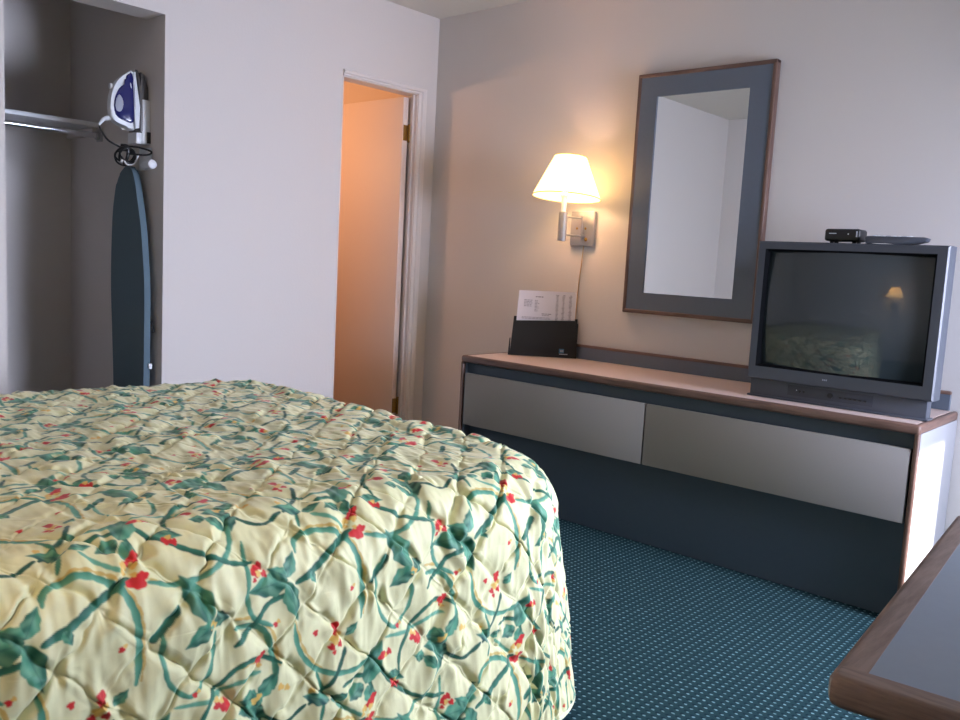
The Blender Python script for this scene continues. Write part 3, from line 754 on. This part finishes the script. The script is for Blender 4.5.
    blob((120,650), 9, YEL); blob((138,655), 8, YEL); blob((650,190), 10, YEL); blob((662,182), 8, YEL)
    blob((215,205), 8, YEL); blob((440,182), 13, RED, 1.4, .8); blob((465,180), 9, RED); blob((452,186), 6, YEL)
    blob((230,545), 8, RED); blob((60,570), 12, RED, 1, 1.2); blob((72,560), 9, RED); blob((64,585), 6, YEL); blob((480,740), 12, RED); blob((494,748), 9, RED); blob((487,733), 7, YEL)
    for bx0, by0 in ((340, 460), (110, 500), (500, 600)): blob((bx0, by0), 7, RED); blob((bx0+9, by0-6), 5, YEL)
    img *= (1+.05*mot[..., None])
    for k in (1, 1):      # soft printed edges
        img = (img*2+np.roll(img, k, 0)+np.roll(img, -k, 0)+np.roll(img, k, 1)+np.roll(img, -k, 1))/6
    return np.clip(img, 0, 1)
TILE = motif()
A0, B0 = 2.31, -2.40     # fabric coordinates of the main blossom

def bedspread():
    seg = lambda a, b, s: list(np.arange(a, b, s))
    X_in1, X_in0, Y_in = BX1-.28, BX0+.28, BYF-.28
    R1 = .14; fl = .16
    arc = R1*(PI/2)
    flare = math.radians(5)
    Zend = .02
    ddrop = (ZT-R1-Zend)/math.cos(flare)
    DMAX = fl-.01+arc+ddrop
    aL = X_in0-DMAX; aR = X_in1+DMAX; bF = Y_in+DMAX
    a = np.array(seg(aL, X_in0-.1, .02)+seg(X_in0-.1, 1.85, .005)+seg(1.85, aR, .0018)+[aR])
    b = np.array(seg(-3.57, -3.2, .01)+seg(-3.2, -1.85, .0018)+seg(-1.85, bF, .0035)+[bF])
    Ag, Bg = np.meshgrid(a, b, indexing='ij')
    ox = np.where(Ag > X_in1, Ag-X_in1, np.where(Ag < X_in0, Ag-X_in0, 0)); oy = np.where(Bg > Y_in, Bg-Y_in, 0)
    # square fabric corner mapped onto a rounded corner: radial distance is the larger side blended with the true distance
    d = np.hypot(ox, oy); dm = np.maximum(np.abs(ox), oy)
    th = np.arctan2(oy, np.abs(ox)+1e-9)
    dd = np.minimum(d, DMAX)
    nx = np.where(d > 1e-6, ox/np.maximum(d, 1e-6), 0); ny = np.where(d > 1e-6, oy/np.maximum(d, 1e-6), 0)
    f0 = fl-.01
    t1 = np.clip(dd-f0, 0, arc)/R1; t2 = np.clip(dd-f0-arc, 0, None)
    corner = np.sin(2*th)**2*(ox > 0)
    flr = flare+corner*math.radians(4)
    r = np.minimum(dd, f0)+R1*np.sin(t1)+t2*np.sin(flr)
    z = ZT-R1*(1-np.cos(t1))-t2*np.cos(flr)
    # slow crown and slump of the top
    top = np.clip(1-dd/(f0+arc), 0, 1)
    z = z-.010*(1-np.clip(1-dd/f0, 0, 1))*0+.006*vnoise(Ag*3, Bg*3, 11)*top
    X = np.clip(Ag, X_in0, X_in1)+nx*r; Y = np.minimum(Bg, Y_in)+ny*r
    side = np.clip(t2/.25, 0, 1)
    # loose vertical folds in the drop
    per = np.where(nx*nx > ny*ny, Bg, Ag)
    fold = .007*np.sin((Bg-Ag*.35)*2*PI/.31+1.0)+.005*vnoise(Bg*9, Ag*2, 5)
    N0 = np.stack([nx*np.sin(t1), ny*np.sin(t1), np.cos(t1)], -1)
    N0 = np.where((t2 > 0)[..., None], np.stack([nx*math.cos(flare), ny*math.cos(flare), np.full_like(nx, math.sin(flare))], -1), N0)
    # quilting: diamonds, puffed between stitched lines, lines wobble slightly
    q = .142
    wa = Ag+.006*vnoise(Ag*14, Bg*14, 21)+.005*vnoise(Ag*45, Bg*45, 23); wb = Bg+.006*vnoise(Ag*14, Bg*14, 22)+.005*vnoise(Ag*45, Bg*45, 24)
    s1 = (wa-A0+.02)+(wb-B0); s2 = (wa-A0+.02)-(wb-B0)
    f1 = np.abs((s1/q) % 1-.5)*2; f2 = np.abs((s2/q) % 1-.5)*2      # 1 on the stitch line
    e1 = (1-f1); e2 = (1-f2); ed = np.minimum(e1, e2)*q/2            # metres from a stitch line (x sqrt2)
    puff = .0105*(1-np.exp(-ed/.010))*(.42+.58*np.clip(dd/(fl+.1), 0, 1))
    # gathers running off the stitch lines
    near = np.exp(-ed/.020)*(1-np.exp(-ed/.003))
    g = vnoise(Bg*48+3*vnoise(Ag*9, Bg*9, 7), Ag*13, 8)
    g2 = vnoise(Bg*22+Ag*8, Ag*9-Bg*4, 9); g3 = vnoise(Bg*90, Ag*34, 12); g4 = vnoise(Bg*38+2*vnoise(Ag*6, Bg*6, 14), Ag*7, 15)
    disp = puff+.0150*near*g*(.5+.5*np.clip(dd/(fl+.1), 0, 1))+.0075*g2*np.clip(ed/.02, 0, 1)+.0014*g3+.0060*g4*np.clip((dd-.10)/.15, 0, 1)*np.clip(ed/.015, 0, 1)+fold*side
    disp *= 1-.55*corner
    disp *= np.clip((DMAX-np.minimum(d, DMAX))/.01, .15, 1)
    Pn = np.stack([X, Y, z], -1)+N0*disp[..., None]
    # colour from the printed repeat
    U = ((Bg-B0+.004*vnoise(Bg*8, Ag*8, 31))/TU) % 1*PXU; V = ((Ag-A0+.004*vnoise(Bg*8, Ag*8, 32))/TV_) % 1*PXV
    x0 = np.floor(U).astype(int); y0 = np.floor(V).astype(int); fx = (U-x0)[..., None]; fy = (V-y0)[..., None]
    g_ = lambda yy, xx: TILE[yy % PXV, xx % PXU]
    Cc = g_(y0, x0)*(1-fx)*(1-fy)+g_(y0, x0+1)*fx*(1-fy)+g_(y0+1, x0)*(1-fx)*fy+g_(y0+1, x0+1)*fx*fy
    na, nb = Ag.shape
    me = bpy.data.meshes.new('bedspread')
    idx = np.arange(na*nb).reshape(na, nb)
    F = np.stack([idx[:-1, :-1], idx[1:, :-1], idx[1:, 1:], idx[:-1, 1:]], -1).reshape(-1, 4)
    # drop the faces of the fabric corner that lie beyond the hem
    dr_ = d.reshape(-1); F = F[(dr_[F] < DMAX+.0045).any(1)]
    me.vertices.add(na*nb); me.vertices.foreach_set('co', Pn.reshape(-1).astype(np.float32))
    me.loops.add(F.size); me.loops.foreach_set('vertex_index', F.reshape(-1).astype(np.int32))
    me.polygons.add(len(F)); me.polygons.foreach_set('loop_start', np.arange(0, F.size, 4, dtype=np.int32)); me.polygons.foreach_set('loop_total', np.full(len(F), 4, dtype=np.int32))
    me.polygons.foreach_set('use_smooth', np.ones(len(F), dtype=bool))
    me.update(calc_edges=True)
    ca = me.color_attributes.new('print', 'FLOAT_COLOR', 'POINT')
    cc = np.ones((na*nb, 4), dtype=np.float32); cc[:, :3] = Cc.reshape(-1, 3)
    ca.data.foreach_set('color', cc.reshape(-1))
    m = bpy.data.materials.new('quilted_floral_cotton'); m.use_nodes = True; N = m.node_tree.nodes; L = m.node_tree.links; p = N['Principled BSDF']
    at = N.new('ShaderNodeAttribute'); at.attribute_name = 'print'
    tc = N.new('ShaderNodeTexCoord'); n1 = N.new('ShaderNodeTexNoise'); n1.inputs['Scale'].default_value = 60; L.new(tc.outputs['Object'], n1.inputs['Vector'])
    hs = N.new('ShaderNodeHueSaturation'); mr = N.new('ShaderNodeMapRange'); mr.inputs[3].default_value = .93; mr.inputs[4].default_value = 1.05
    L.new(n1.outputs['Fac'], mr.inputs[0]); L.new(mr.outputs[0], hs.inputs['Value']); L.new(at.outputs['Color'], hs.inputs['Color']); L.new(hs.outputs['Color'], p.inputs['Base Color'])
    p.inputs['Roughness'].default_value = .55; p.inputs['Specular IOR Level'].default_value = .35; p.inputs['Sheen Weight'].default_value = .15
    n2 = N.new('ShaderNodeTexNoise'); n2.inputs['Scale'].default_value = 900; L.new(tc.outputs['Object'], n2.inputs['Vector'])
    bp = N.new('ShaderNodeBump'); bp.inputs['Strength'].default_value = .15; bp.inputs['Distance'].default_value = .001; L.new(n2.outputs['Fac'], bp.inputs['Height']); L.new(bp.outputs['Normal'], p.inputs['Normal'])
    me.materials.append(m)
    root = empty('bedspread', (1.4, -2.4, ZT), 'cream quilted bedspread printed with green vines and red flowers', 'bedspread')
    o = bpy.data.objects.new('quilt', me); COL.objects.link(o); o.parent = root; o.location = (-1.4, 2.4, -ZT)
    # bound hem along the bottom edge
    pts = []
    rr_ = f0+R1+ddrop*math.sin(flare)
    for bb in np.arange(-3.5, Y_in, .05): pts.append((X_in1+rr_+.002, bb, Zend))
    for t in np.linspace(0, PI/2, 14):
        re = f0+R1+ddrop*math.sin(flare+math.sin(2*t)**2*math.radians(4)); ze = ZT-R1-ddrop*math.cos(flare+math.sin(2*t)**2*math.radians(4))
        pts.append((X_in1+re*math.cos(t), Y_in+re*math.sin(t), ze))
    for aa in np.arange(X_in1-.05, X_in0, -.05): pts.append((aa, Y_in+rr_, Zend))
    bm = bmesh.new(); add_tube(bm, pts, .006, n=8, smooth=2)
    hm = new_mat('hem_binding', srgb(226, 224, 190), .7, noise=(40, .1))
    link('hem', bm, hm, root)
bedspread()
# the bed stands a few degrees off square; pivot on its foot corner
piv = Vector((2.30, -1.75, 0)); rot = math.radians(-4)
for nm in ('bed', 'bedspread'):
    o = bpy.data.objects[nm]; v = o.location-piv
    o.location = piv+Matrix.Rotation(rot, 3, 'Z') @ v; o.rotation_euler.z = rot

# ------------------------------------------------------------------ light
def area(name, loc, rot, sx, sy, e, col):
    l = bpy.data.lights.new(name, 'AREA'); l.shape = 'RECTANGLE'; l.size = sx; l.size_y = sy; l.energy = e; l.color = col
    o = bpy.data.objects.new(name, l); COL.objects.link(o); o.location = loc; o.rotation_euler = rot; return o
# daylight glowing through the curtained window (faces -x)
dl = area('window_daylight', (XR-.11, -.85, 1.12), (0, math.radians(84), math.radians(19)), 1.0, 1.1, 108, (.71, .77, 1.0))
dl.data.spread = math.radians(118)
su = bpy.data.lights.new('sun', 'SUN'); su.energy = 30; su.angle = math.radians(1.2); su.color = (1, .96, .90)
so = bpy.data.objects.new('sun', su); COL.objects.link(so)
el = math.radians(36); dirv = Vector((-math.cos(el), 0.0, -math.sin(el)))
so.rotation_euler = dirv.to_track_quat('-Z', 'Y').to_euler()
# unseen warm bathroom lamp, set low so it lights the door soffit
bl = bpy.data.lights.new('bathroom_light', 'POINT'); bl.energy = 16; bl.color = (1, .53, .29); bl.shadow_soft_size = .08
bo = bpy.data.objects.new('bathroom_light', bl); COL.objects.link(bo); bo.location = (-.80, -1.05, 1.86)

w_ = bpy.data.worlds.new('sky'); S.world = w_; w_.use_nodes = True
bg = w_.node_tree.nodes['Background']; bg.inputs['Color'].default_value = (.62, .78, 1, 1); bg.inputs['Strength'].default_value = 1.6

S.view_settings.view_transform = 'Standard'; S.view_settings.look = 'None'; S.view_settings.gamma = 1
S.view_settings.use_curve_mapping = False
S.view_settings.exposure = 0.16
